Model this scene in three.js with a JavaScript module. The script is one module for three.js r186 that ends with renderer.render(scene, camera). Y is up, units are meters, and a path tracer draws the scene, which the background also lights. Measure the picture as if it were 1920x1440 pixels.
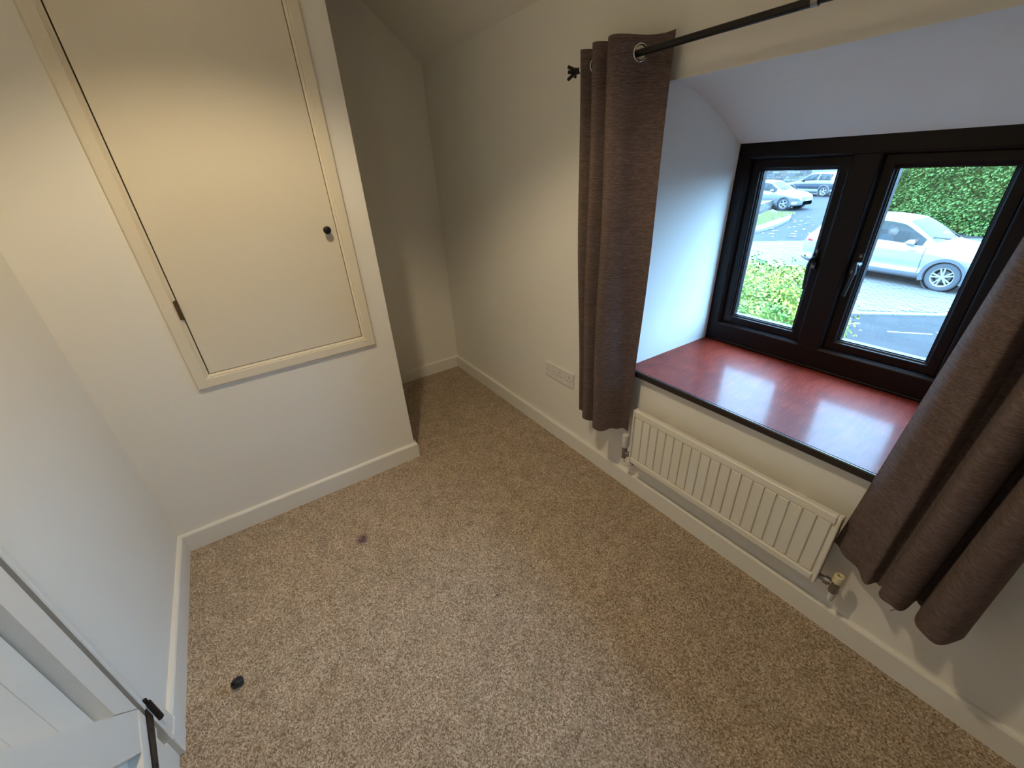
import * as THREE from 'three';
import { RoundedBoxGeometry } from 'three/addons/geometries/RoundedBoxGeometry.js';
import { mergeGeometries, mergeVertices } from 'three/addons/utils/BufferGeometryUtils.js';
import { MarchingCubes } from 'three/addons/objects/MarchingCubes.js';

// ---------------------------------------------------------------- camera, sky, exposure
const scene = new THREE.Scene();
const camera = new THREE.PerspectiveCamera(2 * Math.atan(720 / 766.19) * 180 / Math.PI, 1920 / 1440, 0.05, 400);
camera.rotation.order = 'YXZ';
camera.position.set(-1.3147, 1.4598, 2.8535);
camera.rotation.set(-0.4925, -0.5714, -0.0571);
scene.add(camera);
camera.updateMatrixWorld(true); camera.updateProjectionMatrix();

const SKY = [0.31, 0.63, 1.0];   // overcast sky, three times as bright overhead as at the horizon (CIE overcast)
{
  const w = 32, h = 128, d = new Float32Array(w * h * 4);
  for (let y = 0; y < h; y++) for (let x = 0; x < w; x++) { const e = ((y + 0.5) / h - 0.5) * Math.PI, l = e > 0 ? (1 + 2 * Math.sin(e)) / 3 : 0.12; d.set([SKY[0] * l, SKY[1] * l, SKY[2] * l, 1], (y * w + x) * 4); }
  const t = new THREE.DataTexture(d, w, h, THREE.RGBAFormat, THREE.FloatType); t.mapping = THREE.EquirectangularReflectionMapping; t.magFilter = t.minFilter = THREE.LinearFilter; t.needsUpdate = true;
  scene.background = t;
}
scene.backgroundIntensity = 54;

const renderer = new THREE.WebGLRenderer();
renderer.toneMapping = THREE.LinearToneMapping;
renderer.toneMappingExposure = 1.0;
renderer.shadowMap.enabled = true;

// ---------------------------------------------------------------- helpers
let seed = 7;
function rnd() { seed = (seed + 0x6D2B79F5) | 0; let t = Math.imul(seed ^ (seed >>> 15), 1 | seed); t = (t + Math.imul(t ^ (t >>> 7), 61 | t)) ^ t; return ((t ^ (t >>> 14)) >>> 0) / 4294967296; }
const rr = (a, b) => a + (b - a) * rnd();
const hash = (x, y, s = 0) => { let h = (x | 0) * 374761393 + (y | 0) * 668265263 + s * 1274126177; h = Math.imul(h ^ (h >>> 13), 1274126177); return ((h ^ (h >>> 16)) >>> 0) / 4294967296; };
const sm = (t) => t * t * (3 - 2 * t);
function vnoise(x, y, px, py, s = 0) {   // tileable value noise, period px, py cells
  const xi = Math.floor(x), yi = Math.floor(y), fx = sm(x - xi), fy = sm(y - yi);
  const w = (a, p) => ((a % p) + p) % p;
  const a = hash(w(xi, px), w(yi, py), s), b = hash(w(xi + 1, px), w(yi, py), s), c = hash(w(xi, px), w(yi + 1, py), s), d = hash(w(xi + 1, px), w(yi + 1, py), s);
  return a + (b - a) * fx + (c - a) * fy + (a - b - c + d) * fx * fy;
}
const taken = {};
function numbered(n) { const k = taken[n] = (taken[n] ?? -1) + 1; return k ? n + '_' + String(k).padStart(3, '0') : n; }
function mesh(name, g, m, parent) {
  const o = new THREE.Mesh(g, m); o.name = parent ? name : numbered(name); o.castShadow = o.receiveShadow = true;
  (parent ?? scene).add(o); return o;
}
function tag(o, label, category, group, kind) {
  o.userData.label = label; o.userData.category = category;
  if (group) o.userData.group = group; if (kind) o.userData.kind = kind; return o;
}
function thing(name, label, category, group, kind) { const o = new THREE.Group(); o.name = numbered(name); scene.add(o); return tag(o, label, category, group, kind); }
const merge = (list) => mergeGeometries(list.map((g) => { const c = g.index ? g.toNonIndexed() : g.clone(); for (const k of Object.keys(c.attributes)) if (!['position', 'normal', 'uv'].includes(k)) c.deleteAttribute(k); if (!c.attributes.uv) c.setAttribute('uv', new THREE.BufferAttribute(new Float32Array(c.attributes.position.count * 2), 2)); return c; }));
function uvm(g, k = 1) {   // uv in metres, by the way each face points
  g = g.index ? g.toNonIndexed() : g; const p = g.attributes.position, n = g.attributes.normal, uv = new Float32Array(p.count * 2);
  for (let i = 0; i < p.count; i += 3) {
    let a = 0, b = 0, c = 0; for (let j = 0; j < 3; j++) { a += Math.abs(n.getX(i + j)); b += Math.abs(n.getY(i + j)); c += Math.abs(n.getZ(i + j)); }
    for (let j = i; j < i + 3; j++) { const x = p.getX(j), y = p.getY(j), z = p.getZ(j); const [u, v] = b > a && b > c ? [x, z] : a > c ? [z, y] : [x, y]; uv[2 * j] = u * k; uv[2 * j + 1] = v * k; }
  }
  g.setAttribute('uv', new THREE.BufferAttribute(uv, 2)); return g;
}
function bx(x0, x1, y0, y1, z0, z1, r = 0) {
  const w = Math.abs(x1 - x0), h = Math.abs(y1 - y0), d = Math.abs(z1 - z0);
  const g = r ? new RoundedBoxGeometry(w, h, d, 2, Math.min(r, w / 2.01, h / 2.01, d / 2.01)) : new THREE.BoxGeometry(w, h, d);
  return g.translate((x0 + x1) / 2, (y0 + y1) / 2, (z0 + z1) / 2);
}
function prismZ(pts, z0, z1) {   // polygon in (x, y) drawn out along z
  const g = new THREE.ExtrudeGeometry(new THREE.Shape(pts.map(([x, y]) => new THREE.Vector2(x, y))), { depth: z1 - z0, bevelEnabled: false }); return g.translate(0, 0, z0);
}
function prismX(pts, x0, x1) {   // polygon in (z, y) drawn out along x
  const g = new THREE.ExtrudeGeometry(new THREE.Shape(pts.map(([z, y]) => new THREE.Vector2(-z, y))), { depth: x1 - x0, bevelEnabled: false }); return g.rotateY(Math.PI / 2).translate(x0, 0, 0);
}
function prismY(pts, y0, y1) {   // polygon in (x, z) drawn out along y
  const g = new THREE.ExtrudeGeometry(new THREE.Shape(pts.map(([x, z]) => new THREE.Vector2(x, -z))), { depth: y1 - y0, bevelEnabled: false }); return g.rotateX(-Math.PI / 2).translate(0, y0, 0);
}
function tube(pts, r, seg = 24, rad = 8, closed = false) { return new THREE.TubeGeometry(new THREE.CatmullRomCurve3(pts.map((p) => new THREE.Vector3(...p)), closed, 'catmullrom', 0.3), seg, r, rad, closed); }
function cyl(r0, r1, a, b, seg = 20) {   // from point a to point b
  const A = new THREE.Vector3(...a), B = new THREE.Vector3(...b), L = A.distanceTo(B);
  const g = new THREE.CylinderGeometry(r1, r0, L, seg); g.translate(0, L / 2, 0);
  g.applyQuaternion(new THREE.Quaternion().setFromUnitVectors(new THREE.Vector3(0, 1, 0), B.clone().sub(A).normalize())); return g.translate(...a);
}
function quadsGeo(pos, quads) {   // flat-shaded from quads of points
  const v = []; for (const q of quads) for (const k of [0, 1, 2, 0, 2, 3]) v.push(...q[k]);
  const g = new THREE.BufferGeometry(); g.setAttribute('position', new THREE.Float32BufferAttribute(v, 3)); g.computeVertexNormals(); return uvm(g);
}
// mitred sides of a frame round the rectangle [u0,u1] x [v0,v1]; profile = [outward offset, height]; at(u, v, h) gives a point
function ringSides(u0, u1, v0, v1, profile, at) {
  const corner = (k, o) => [[u0 - o, v0 - o], [u1 + o, v0 - o], [u1 + o, v1 + o], [u0 - o, v1 + o]][k % 4];
  return [0, 1, 2, 3].map((k) => {
    const quads = [];
    for (let i = 0; i < profile.length; i++) {
      const [o0, h0] = profile[i], [o1, h1] = profile[(i + 1) % profile.length];
      const a = corner(k, o0), b = corner(k + 1, o0), c = corner(k + 1, o1), d = corner(k, o1);
      quads.push([at(...a, h0), at(...b, h0), at(...c, h1), at(...d, h1)]);
    }
    return quadsGeo(null, quads);
  });
}
// ---------------------------------------------------------------- textures
function tex(w, h, f, srgb, rx = 1, ry = 1) {
  const d = new Uint8Array(w * h * 4);
  for (let y = 0, i = 0; y < h; y++) for (let x = 0; x < w; x++, i += 4) { const c = f(x, y); if (typeof c === 'number') d[i] = d[i + 1] = d[i + 2] = Math.max(0, Math.min(255, c * 255)); else for (let k = 0; k < 3; k++) d[i + k] = Math.max(0, Math.min(255, c[k] * 255)); d[i + 3] = 255; }
  const t = new THREE.DataTexture(d, w, h); t.wrapS = t.wrapT = THREE.RepeatWrapping; t.magFilter = THREE.LinearFilter; t.minFilter = THREE.LinearMipmapLinearFilter; t.generateMipmaps = true;
  if (srgb) t.colorSpace = THREE.SRGBColorSpace; t.repeat.set(rx, ry); t.needsUpdate = true; return t;
}
const C = (r, g, b) => new THREE.Color().setRGB(r, g, b);
const std = (o) => new THREE.MeshStandardMaterial(o), phy = (o) => new THREE.MeshPhysicalMaterial(o);

// carpet: looped flecks, 2.048 m tile at 1 mm
const CN = 2048, cells = 560, cw = CN / cells;
const flA = new Float32Array(cells * cells * 5);
const fleck = [[0.70, 0.64, 0.57], [0.65, 0.58, 0.51], [0.60, 0.53, 0.455], [0.57, 0.50, 0.425], [0.75, 0.695, 0.63], [0.47, 0.395, 0.325], [0.62, 0.545, 0.465]];
for (let j = 0; j < cells; j++) for (let i = 0; i < cells; i++) {
  const k = (j * cells + i) * 5, q = fleck[Math.floor(hash(i, j, 3) * fleck.length)], b = 0.93 + 0.14 * hash(i, j, 4);
  flA[k] = 0.2 + 0.6 * hash(i, j, 1); flA[k + 1] = 0.2 + 0.6 * hash(i, j, 2); flA[k + 2] = q[0] * b; flA[k + 3] = q[1] * b; flA[k + 4] = q[2] * b;
}
const carpetH = new Float32Array(CN * CN);
const carpetMap = tex(CN, CN, (x, y) => {
  const gx = x / cw, gy = y / cw, ix = Math.floor(gx), iy = Math.floor(gy); let best = 9, bk = 0;
  for (let j = -1; j <= 1; j++) for (let i = -1; i <= 1; i++) {
    const cx = (ix + i + cells) % cells, cy = (iy + j + cells) % cells, k = (cy * cells + cx) * 5;
    const dx = ix + i + flA[k] - gx, dy = (iy + j + flA[k + 1] - gy) * 0.8, d = dx * dx + dy * dy; if (d < best) { best = d; bk = k; }
  }
  carpetH[y * CN + x] = 1 - Math.min(1, best * 1.3);
  const n = 1.02 + 0.1 * vnoise(x / 40, y / 40, 2048 / 40 | 0, 2048 / 40 | 0, 9);
  // old stain in the pile: x -1.205, z 1.361
  const sx = (x / 1000 - (2.048 - 1.205)), sz = (y / 1000 - 1.361); const st = Math.max(0, 1 - Math.hypot(sx * 1.3, sz) / 0.042) * (0.35 + 0.65 * vnoise(x / 7, y / 7, 290, 290, 11));
  const s2 = Math.min(0.6, st * 1.2);
  return [flA[bk + 2] * n * (1 - s2 * 0.62), flA[bk + 3] * n * (1 - s2 * 0.74), flA[bk + 4] * n * (1 - s2 * 0.5)];
}, true, 1 / 2.048, 1 / 2.048);
const carpetBump = tex(CN, CN, (x, y) => carpetH[y * CN + x] * 0.8 + 0.2 * hash(x, y, 5), false, 1 / 2.048, 1 / 2.048);
const plasterBump = tex(512, 512, (x, y) => 0.45 * vnoise(x / 5, y / 5, 102, 102, 1) + 0.3 * vnoise(x / 13, y / 13, 39, 39, 2) + 0.25 * hash(x, y, 6), false, 1 / 0.7, 1 / 0.7);
const brushBump = tex(512, 512, (x, y) => 0.6 * vnoise(x / 3, y / 40, 170, 12, 1) + 0.4 * vnoise(x / 6, y / 6, 85, 85, 2), false, 1 / 0.35, 1 / 0.35);
function woodTex(a, b, c, specks) {
  return tex(1024, 512, (x, y) => {
    const w = vnoise(x / 160, y / 60, 6, 8, 21) * 9, g = vnoise(x / 90, y / 3.2 + w, 11, 160, 22), f = vnoise(x / 24, y / 1.6, 42, 320, 23), m = vnoise(x / 70, y / 50, 14, 10, 25);
    let t = Math.min(1, Math.max(0, 0.25 + 0.45 * (g - 0.5) + 0.35 * (f - 0.5) + 0.5 * (m - 0.35))); let q = a.map((v, k) => v + (b[k] - v) * t);
    if (specks && hash(x >> 1, y >> 1, 31) > 0.9985 - 0.004 * Math.max(0, vnoise(x / 50, y / 50, 20, 10, 33) - 0.6)) q = q.map((v, k) => v + (c[k] - v) * 0.8);
    return q;
  }, true, 1 / 0.8, 1 / 0.4);
}
const sillMap = woodTex([0.42, 0.135, 0.09], [0.585, 0.235, 0.155], [0.85, 0.8, 0.78], true);
const frameMap = woodTex([0.085, 0.036, 0.038], [0.165, 0.06, 0.056], [0, 0, 0], false);
const fabricMap = tex(512, 512, (x, y) => {
  const s = vnoise(x / 14, y / 1.6, 36, 320, 41), s2 = vnoise(x / 40, y / 3, 12, 170, 42), n = hash(x, y, 43); const t = 0.5 * s + 0.25 * s2 + 0.25 * n; const k = 0.62 + 0.76 * t;
  return [0.385 * k, 0.325 * k, 0.312 * k];
}, true, 1 / 0.3, 1 / 0.3);
const fabricBump = tex(512, 512, (x, y) => 0.5 + 0.25 * Math.sin(x * Math.PI / 2) * Math.sin(y * Math.PI / 2) + 0.4 * (vnoise(x / 12, y / 1.6, 42, 320, 41) - 0.5), false, 1 / 0.3, 1 / 0.3);
const asphaltMap = tex(512, 512, (x, y) => { const n = 0.75 * hash(x >> 1, y >> 1, 51) + 0.25 * hash(x, y, 55), m = vnoise(x / 60, y / 60, 8, 8, 52); const k = 0.36 + 0.20 * n * n + 0.07 * m; return [k * 0.97, k, k * 1.05]; }, true, 1 / 3, 1 / 3);

// ---------------------------------------------------------------- materials
const M = {
  carpet: std({ map: carpetMap, bumpMap: carpetBump, bumpScale: 0.0025, roughness: 1 }),
  wall: std({ color: C(0.86, 0.84, 0.79), bumpMap: plasterBump, bumpScale: 0.0004, roughness: 0.8 }),
  ceiling: std({ color: C(0.86, 0.84, 0.79), bumpMap: plasterBump, bumpScale: 0.0004, roughness: 0.95 }),
  reveal: std({ color: C(0.86, 0.84, 0.79), bumpMap: plasterBump, bumpScale: 0.0004, roughness: 0.8 }),
  gloss: std({ color: C(0.84, 0.825, 0.78), bumpMap: brushBump, bumpScale: 0.0002, roughness: 0.42 }),
  cream: std({ color: C(0.80, 0.73, 0.60), bumpMap: brushBump, bumpScale: 0.0005, roughness: 0.36 }),
  leaf: std({ color: C(0.79, 0.725, 0.60), bumpMap: plasterBump, bumpScale: 0.0005, roughness: 0.34 }),
  sill: phy({ map: sillMap, roughness: 0.5, specularIntensity: 0.25, clearcoat: 0.22, clearcoatRoughness: 0.15 }),
  sillEdge: phy({ color: C(0.018, 0.012, 0.012), roughness: 0.35 }),
  frame: phy({ color: C(0.42, 0.42, 0.42), map: frameMap, roughness: 0.42, specularIntensity: 0.45 }),
  glass: phy({ color: C(1, 1, 1), transmission: 1, thickness: 0, roughness: 0, ior: 1.5 }),
  blackIron: std({ color: C(0.012, 0.012, 0.014), roughness: 0.45, metalness: 0.3 }),
  chrome: std({ color: C(0.75, 0.75, 0.76), roughness: 0.15, metalness: 1 }),
  brass: std({ color: C(0.12, 0.09, 0.05), roughness: 0.55, metalness: 0.6 }),
  fabric: std({ map: fabricMap, bumpMap: fabricBump, bumpScale: 0.0012, roughness: 1, side: THREE.DoubleSide }),
  radiator: std({ color: C(0.80, 0.78, 0.71), roughness: 0.3 }),
  plastic: std({ color: C(0.78, 0.77, 0.75), roughness: 0.3 }),
  trv: std({ color: C(0.68, 0.66, 0.68), roughness: 0.4 }),
  capCream: std({ color: C(0.74, 0.66, 0.42), roughness: 0.45 }),
  steel: std({ color: C(0.28, 0.26, 0.25), roughness: 0.45, metalness: 0.9 }),
  dark: std({ color: C(0.02, 0.018, 0.016), roughness: 0.7 }),
  rubber: std({ color: C(0.012, 0.013, 0.015), roughness: 0.5 }),
  render: std({ color: C(0.55, 0.52, 0.47), roughness: 0.95 }),
};

// ---------------------------------------------------------------- the room
const XL = -1.876, ZC = 0.938, XC = -0.768, SK = 0.094;   // left wall, cupboard front, cupboard edge, skirting height
const S = (o, label, cat) => tag(o, label, cat, null, 'structure');

S(mesh('floor', uvm(bx(XL - 0.9, 0.0, -0.3, 0, -0.05, 4.3)), M.carpet), 'flecked beige brown looped carpet covering the bedroom floor', 'floor');

// window wall: 0.6 m thick with a deep reveal whose head curves down to the frame
const Z0 = 1.787, Z1 = 2.79;
{
  const head = [[0, 1.666], [0.06, 1.668], [0.118, 1.665], [0.165, 1.656], [0.211, 1.642], [0.265, 1.621], [0.323, 1.595], [0.412, 1.547], [0.52, 1.486], [0.62, 1.47], [0.62, 2.9], [0, 2.9]];
  const g = merge([
    prismY([[0, -0.3], [0.62, -0.3], [0.62, 1.80], [0.52, 1.80], [0, Z0]], -2.2, 2.9),
    prismY([[0, Z1], [0.52, 2.768], [0.62, 2.768], [0.62, 4.6], [0, 4.6]], -2.2, 2.9),
    bx(0, 0.62, -2.2, 0.632, Z0, Z1),
    prismZ(head, Z0, Z1)]);
  S(mesh('wall_window', uvm(g), M.wall), 'off white plastered thick wall with deep splayed window recess', 'wall');
}
S(mesh('wall_back', uvm(bx(XL - 0.3, 0.01, -0.05, 2.9, -0.3, 0)), M.wall), 'off white plastered wall at the end of the narrow alcove', 'wall');
{ // cupboard: front with a door opening and a side to the alcove
  const dx0 = -1.527, dx1 = -0.909, dy0 = 0.779, dy1 = 2.07;
  const g = merge([bx(XL, dx0, 0, 2.6, ZC - 0.09, ZC), bx(dx1, XC, 0, 2.6, ZC - 0.09, ZC), bx(dx0, dx1, 0, dy0, ZC - 0.09, ZC), bx(dx0, dx1, dy1, 2.6, ZC - 0.09, ZC), bx(XC - 0.08, XC, 0, 2.6, -0.05, ZC - 0.09)]);
  S(mesh('wall_cupboard', uvm(g), M.wall), 'off white boxed in cupboard wall projecting beside the alcove', 'wall');
}
{ // left wall with a doorway from z 1.83 on
  const D0 = 1.826, D1 = 2.62;
  const g = merge([bx(XL - 0.3, XL, -0.05, 2.6, ZC - 1.2, D0), bx(XL - 0.3, XL, -0.05, 2.6, D1, 4.6), bx(XL - 0.3, XL, 2.05, 2.6, D0, D1)]);
  S(mesh('wall_left', uvm(g), M.wall), 'off white plastered wall between the cupboard and the doorway', 'wall');
  S(mesh('wall_hall', uvm(merge([bx(XL - 1.0, XL - 0.88, -0.05, 2.6, 1.2, 3.4), bx(XL - 1.0, XL - 0.29, -0.05, 2.6, 1.1, 1.25), bx(XL - 1.0, XL - 0.29, -0.05, 2.6, 3.3, 3.45), bx(XL - 1.0, XL - 0.29, 2.3, 2.6, 1.1, 3.45)])), M.wall), 'off white hall walls beyond the doorway', 'wall');
}
S(mesh('wall_front', uvm(bx(XL - 0.1, 0.02, -0.05, 2.9, 4.3, 4.6)), M.wall), 'off white plastered wall facing the cupboard', 'wall');
S(mesh('ceiling', uvm(prismZ([[0.05, 1.98], [0.05, 2.6], [XL - 0.1, 2.6], [XL - 0.1, 2.42], [-0.52, 2.42], [-0.42, 2.375], [0, 2.022]], -0.1, 4.5)), M.ceiling), 'off white ceiling that slopes down to the window wall', 'ceiling');

// skirting: a board with an eased top edge
function skirting(name, a, b, n, label, c0 = 0, c1 = 0) {   // along a -> b in (x, z), n = into the room
  const [ax, az] = a, [bx2, bz] = b, L = Math.hypot(bx2 - ax, bz - az), t = 0.016;
  const prof = [[0, 0], [t, 0], [t, SK - 0.009], [t - 0.003, SK - 0.003], [t - 0.007, SK], [0, SK]];
  const q = [], P = (k, s, o) => { const e = s === 0 ? c0 * o : L - c1 * o, u = e / L; return [ax + (bx2 - ax) * u + n[0] * o, prof[k][1], az + (bz - az) * u + n[1] * o]; };
  for (let i = 0; i < prof.length; i++) { const j = (i + 1) % prof.length; q.push([P(i, 0, prof[i][0]), P(j, 0, prof[j][0]), P(j, 1, prof[j][0]), P(i, 1, prof[i][0])]); }
  q.push([P(0, 0, 0), P(1, 0, t), P(2, 0, prof[2][0]), P(5, 0, 0)], [P(0, 1, 0), P(1, 1, t), P(2, 1, prof[2][0]), P(5, 1, 0)]);
  const m = mesh(name, quadsGeo(null, q), M.gloss); m.material = glossD; return S(m, label, 'skirting board');
}
const glossD = M.gloss.clone(); glossD.side = THREE.DoubleSide;
skirting('baseboard_window', [0, 0], [0, 4.3], [-1, 0], 'white painted skirting board running below the radiator', 1, 0);
skirting('baseboard_back', [XC, 0], [0, 0], [0, 1], 'short white painted skirting board at the end of the alcove', 1, 1);
skirting('baseboard_cupboard', [XL, ZC], [XC, ZC], [0, 1], 'white painted skirting board along the cupboard front', 1, -1);
skirting('baseboard_alcove', [XC, 0], [XC, ZC], [1, 0], 'white painted skirting board on the cupboard side in the alcove', 1, -1);
skirting('baseboard_left', [XL, ZC], [XL, 1.79], [1, 0], 'white painted skirting board between the cupboard and the doorway', 1, 0);

// cupboard door, its architrave
{
  const x0 = -1.523, x1 = -0.913, y0 = 0.783, y1 = 2.066;
  const d = thing('door_1', 'cream flush cupboard door with small black knob', 'door', null, 'structure');
  mesh('leaf', uvm(bx(x0 + 0.0015, x1, y0, y1, ZC - 0.024, ZC + 0.006, 0.0015)), M.leaf, d);
  const k = new THREE.LatheGeometry([[0, 0], [0.007, 0], [0.006, 0.012], [0.013, 0.018], [0.0155, 0.024], [0.0145, 0.029], [0, 0.031]].map((p) => new THREE.Vector2(...p)), 24).rotateX(Math.PI / 2).translate(-0.953, 1.262, ZC + 0.006);
  mesh('knob', k, M.blackIron, d).userData.label = 'small round black knob';
  const hg = []; for (let i = 0; i < 5; i++) hg.push(cyl(0.0042, 0.0042, [-1.5255, 1.012 + i * 0.0148, ZC + 0.012], [-1.5255, 1.0262 + i * 0.0148, ZC + 0.012], 12));
  hg.push(bx(-1.5235, -1.5215, 1.012, 1.085, ZC - 0.01, ZC + 0.0115), bx(-1.535, -1.5275, 1.014, 1.083, ZC + 0.006, ZC + 0.0155));
  mesh('hinge', merge(hg), M.brass, d).userData.label = 'tarnished brass butt hinge';
  const t = thing('trim_1', 'cream moulded architrave framing the cupboard door', 'architrave', null, 'structure');
  const prof = [[0.0025, -0.02], [0.0025, 0.006], [0.008, 0.009], [0.011, 0.0125], [0.014, 0.0105], [0.017, 0.0145], [0.05, 0.016], [0.0545, 0.013], [0.056, 0.008], [0.056, -0.001], [0.02, -0.001]];
  const cm = M.cream.clone(); cm.side = THREE.DoubleSide;
  for (const g of ringSides(x0, x1, y0, y1, prof, (u, v, h) => [u, v, ZC + h])) mesh('architrave', g, cm, t);
}
// doorway in the left wall: architrave, lining, stop
{
  const t = thing('trim_2', 'white moulded architrave and lining of the doorway in the left wall', 'door frame', null, 'structure');
  mesh('architrave', uvm(prismY([[XL - 0.01, 1.764], [-1.861, 1.764], [-1.858, 1.768], [-1.858, 1.804], [-1.863, 1.809], [-1.863, 1.813], [-1.857, 1.818], [-1.857, 1.825], [-1.859, 1.828], [XL - 0.01, 1.828]], 0, 2.1)), M.gloss, t);
  mesh('lining', uvm(bx(-2.17, -1.872, 0, 2.05, 1.80, 1.8265, 0.001)), M.gloss, t);
  mesh('door_stop', uvm(bx(-1.96, -1.935, 0.1, 2.05, 1.80, 1.845)), M.gloss, t);
  mesh('architrave', uvm(bx(XL - 0.01, -1.858, 2.045, 2.105, 1.829, 2.615, 0.003)), M.gloss, t);
  mesh('architrave', uvm(bx(XL - 0.01, -1.858, 0, 2.105, 2.616, 2.68, 0.003)), M.gloss, t);
  mesh('plinth', uvm(bx(-1.874, -1.856, 0, 0.085, 1.76, 1.829, 0.004)), M.gloss, t);
  mesh('step', uvm(bx(-2.2, -1.87, 0, 0.085, 1.829, 2.62, 0.003)), M.gloss, t);
}

// ---------------------------------------------------------------- ceiling lamp (above the frame): recessed downlight
{
  const L = thing('ceiling_light', 'round recessed downlight in the ceiling above the carpet', 'ceiling light');
  const p = [-1.24, 2.42, 1.9];
  mesh('trim_ring', new THREE.LatheGeometry([[0.052, 0.004], [0.055, -0.004], [0.075, -0.008], [0.082, -0.004], [0.082, 0.004]].map((q) => new THREE.Vector2(...q)), 40).translate(...p), M.plastic, L);
  mesh('lamp_disc', new THREE.CylinderGeometry(0.052, 0.052, 0.004, 32).translate(p[0], p[1] - 0.001, p[2]), std({ color: C(0.8, 0.8, 0.8), emissive: C(1, 0.78, 0.45), emissiveIntensity: 3 }), L);
  const s = new THREE.SpotLight(C(1, 0.81, 0.51), 5.4, 0, 59.5 * Math.PI / 180, 0.24, 2);
  s.position.set(p[0], p[1] - 0.012, p[2]); s.target.position.set(p[0], 0, p[2]); s.castShadow = true; s.shadow.radius = 2.2; s.shadow.mapSize.set(2048, 2048);
  scene.add(s); scene.add(s.target);
  const fillLight = new THREE.PointLight(C(1, 0.81, 0.51), 0.18, 0, 2); fillLight.position.set(p[0], p[1] - 0.05, p[2]); fillLight.castShadow = true; fillLight.shadow.radius = 2.5; scene.add(fillLight);  // added fill light without a source of its own, lifts alcove and door top
}

// ---------------------------------------------------------------- window: frame, two casements, sill
{
  const w = thing('window_1', 'dark mahogany stained window with two casements in a deep recess', 'window', null, 'structure');
  const FX = 0.52, Y0 = 0.657, Y1 = 1.50, ZA = 1.785, ZB = 2.78;
  const op = [[1.857, 2.192], [2.286, 2.622]], oy0 = 0.752, oy1 = 1.427;
  mesh('frame_head', uvm(bx(FX, 0.61, oy1 + 0.006, Y1, ZA, ZB, 0.002)), M.frame, w);
  mesh('frame_sill', uvm(bx(FX, 0.61, Y0, oy0 - 0.006, ZA, ZB, 0.002)), M.frame, w);
  mesh('frame_sill_bead', uvm(bx(FX - 0.006, FX + 0.02, Y0, Y0 + 0.012, 1.80, 2.77, 0.004)), M.frame, w);
  for (const [a, b, n] of [[ZA, op[0][0] - 0.006, 'frame_stile'], [op[0][1] + 0.006, op[1][0] - 0.006, 'mullion'], [op[1][1] + 0.006, ZB, 'frame_stile']]) mesh(n, uvm(bx(FX, 0.61, oy0 - 0.006, oy1 + 0.006, a, b, 0.002)), M.frame, w);
  const fd = M.frame.clone(); fd.side = THREE.DoubleSide;
  const mould = [[0, 0.05], [0, 0.02], [0.003, 0.013], [0.004, 0.006], [0.0085, 0.003], [0.0085, 0.0], [0.0105, -0.0012], [0.0105, 0.05]];
  const sashP = [[0, 0.056], [0, 0.03], [0.003, 0.03], [0.004, 0.024], [0.010, 0.020], [0.011, 0.016], [0.0135, 0.014], [0.03, 0.0135], [0.0395, 0.0135], [0.041, 0.016], [0.041, 0.045], [0.05, 0.045], [0.05, 0.056]];
  op.forEach(([za, zb], i) => {
    ringSides(za, zb, oy0, oy1, mould, (u, v, h) => [FX + h, v, u]).forEach((g) => mesh('moulding', g, fd, w));
    const s = new THREE.Group(); s.name = 'casement'; w.add(s);
    const k = 0.041, gz0 = za + k, gz1 = zb - k, gy0 = oy0 + k, gy1 = oy1 - k;
    ringSides(gz0, gz1, gy0, gy1, sashP, (u, v, h) => [FX + 0.008 + h, v, u]).forEach((g, j) => mesh(['bottom_rail', 'stile', 'top_rail', 'stile'][j], g, fd, s));
    mesh('pane', bx(FX + 0.046, FX + 0.050, gy0 - 0.008, gy1 + 0.008, gz0 - 0.008, gz1 + 0.008), M.glass, s);
    // handle: back plate, nose and a curved lever hanging down
    const hz = i ? za + 0.024 : zb - 0.024, X = FX + 0.0215, e = i ? 1 : -1;
    const hm = merge([bx(X - 0.006, X, 1.058, 1.118, hz - 0.009, hz + 0.009, 0.003), cyl(0.011, 0.009, [X - 0.004, 1.082, hz], [X - 0.026, 1.080, hz], 16),
      bx(X - 0.016, X, 1.044, 1.075, hz - e * 0.006 - 0.009, hz - e * 0.006 + 0.009, 0.004),
      tube([[X - 0.022, 1.090, hz], [X - 0.031, 1.082, hz + e * 0.001], [X - 0.034, 1.06, hz + e * 0.003], [X - 0.036, 1.02, hz + e * 0.0005], [X - 0.038, 0.972, hz - e * 0.004]], 0.0055, 26, 8)]);
    const h = mesh('handle', hm, M.blackIron, s); h.userData.label = 'black lever window handle';
    mesh('screw', merge([cyl(0.0042, 0.0042, [X - 0.005, 1.110, hz], [X - 0.0068, 1.110, hz], 14), cyl(0.006, 0.006, [X - 0.015, 1.056, hz - e * 0.006], [X - 0.0175, 1.056, hz - e * 0.006], 16)]), M.steel, s);
  });
  const b = thing('window_sill', 'glossy reddish mahogany window board with black front edge', 'window sill', null, 'structure');
  mesh('board', uvm(prismY([[-0.022, 1.772], [-0.022, 2.805], [0.0, 2.805], [0, Z1 - 0.0005], [0.52, 2.769], [0.52, 1.801], [0, Z0 + 0.0005], [0, 1.772]], 0.633, 0.657)), M.sill, b);
  mesh('nosing', uvm(bx(-0.034, -0.022, 0.630, 0.6572, 1.768, 2.809, 0.005)), M.sillEdge, b);
}

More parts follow.
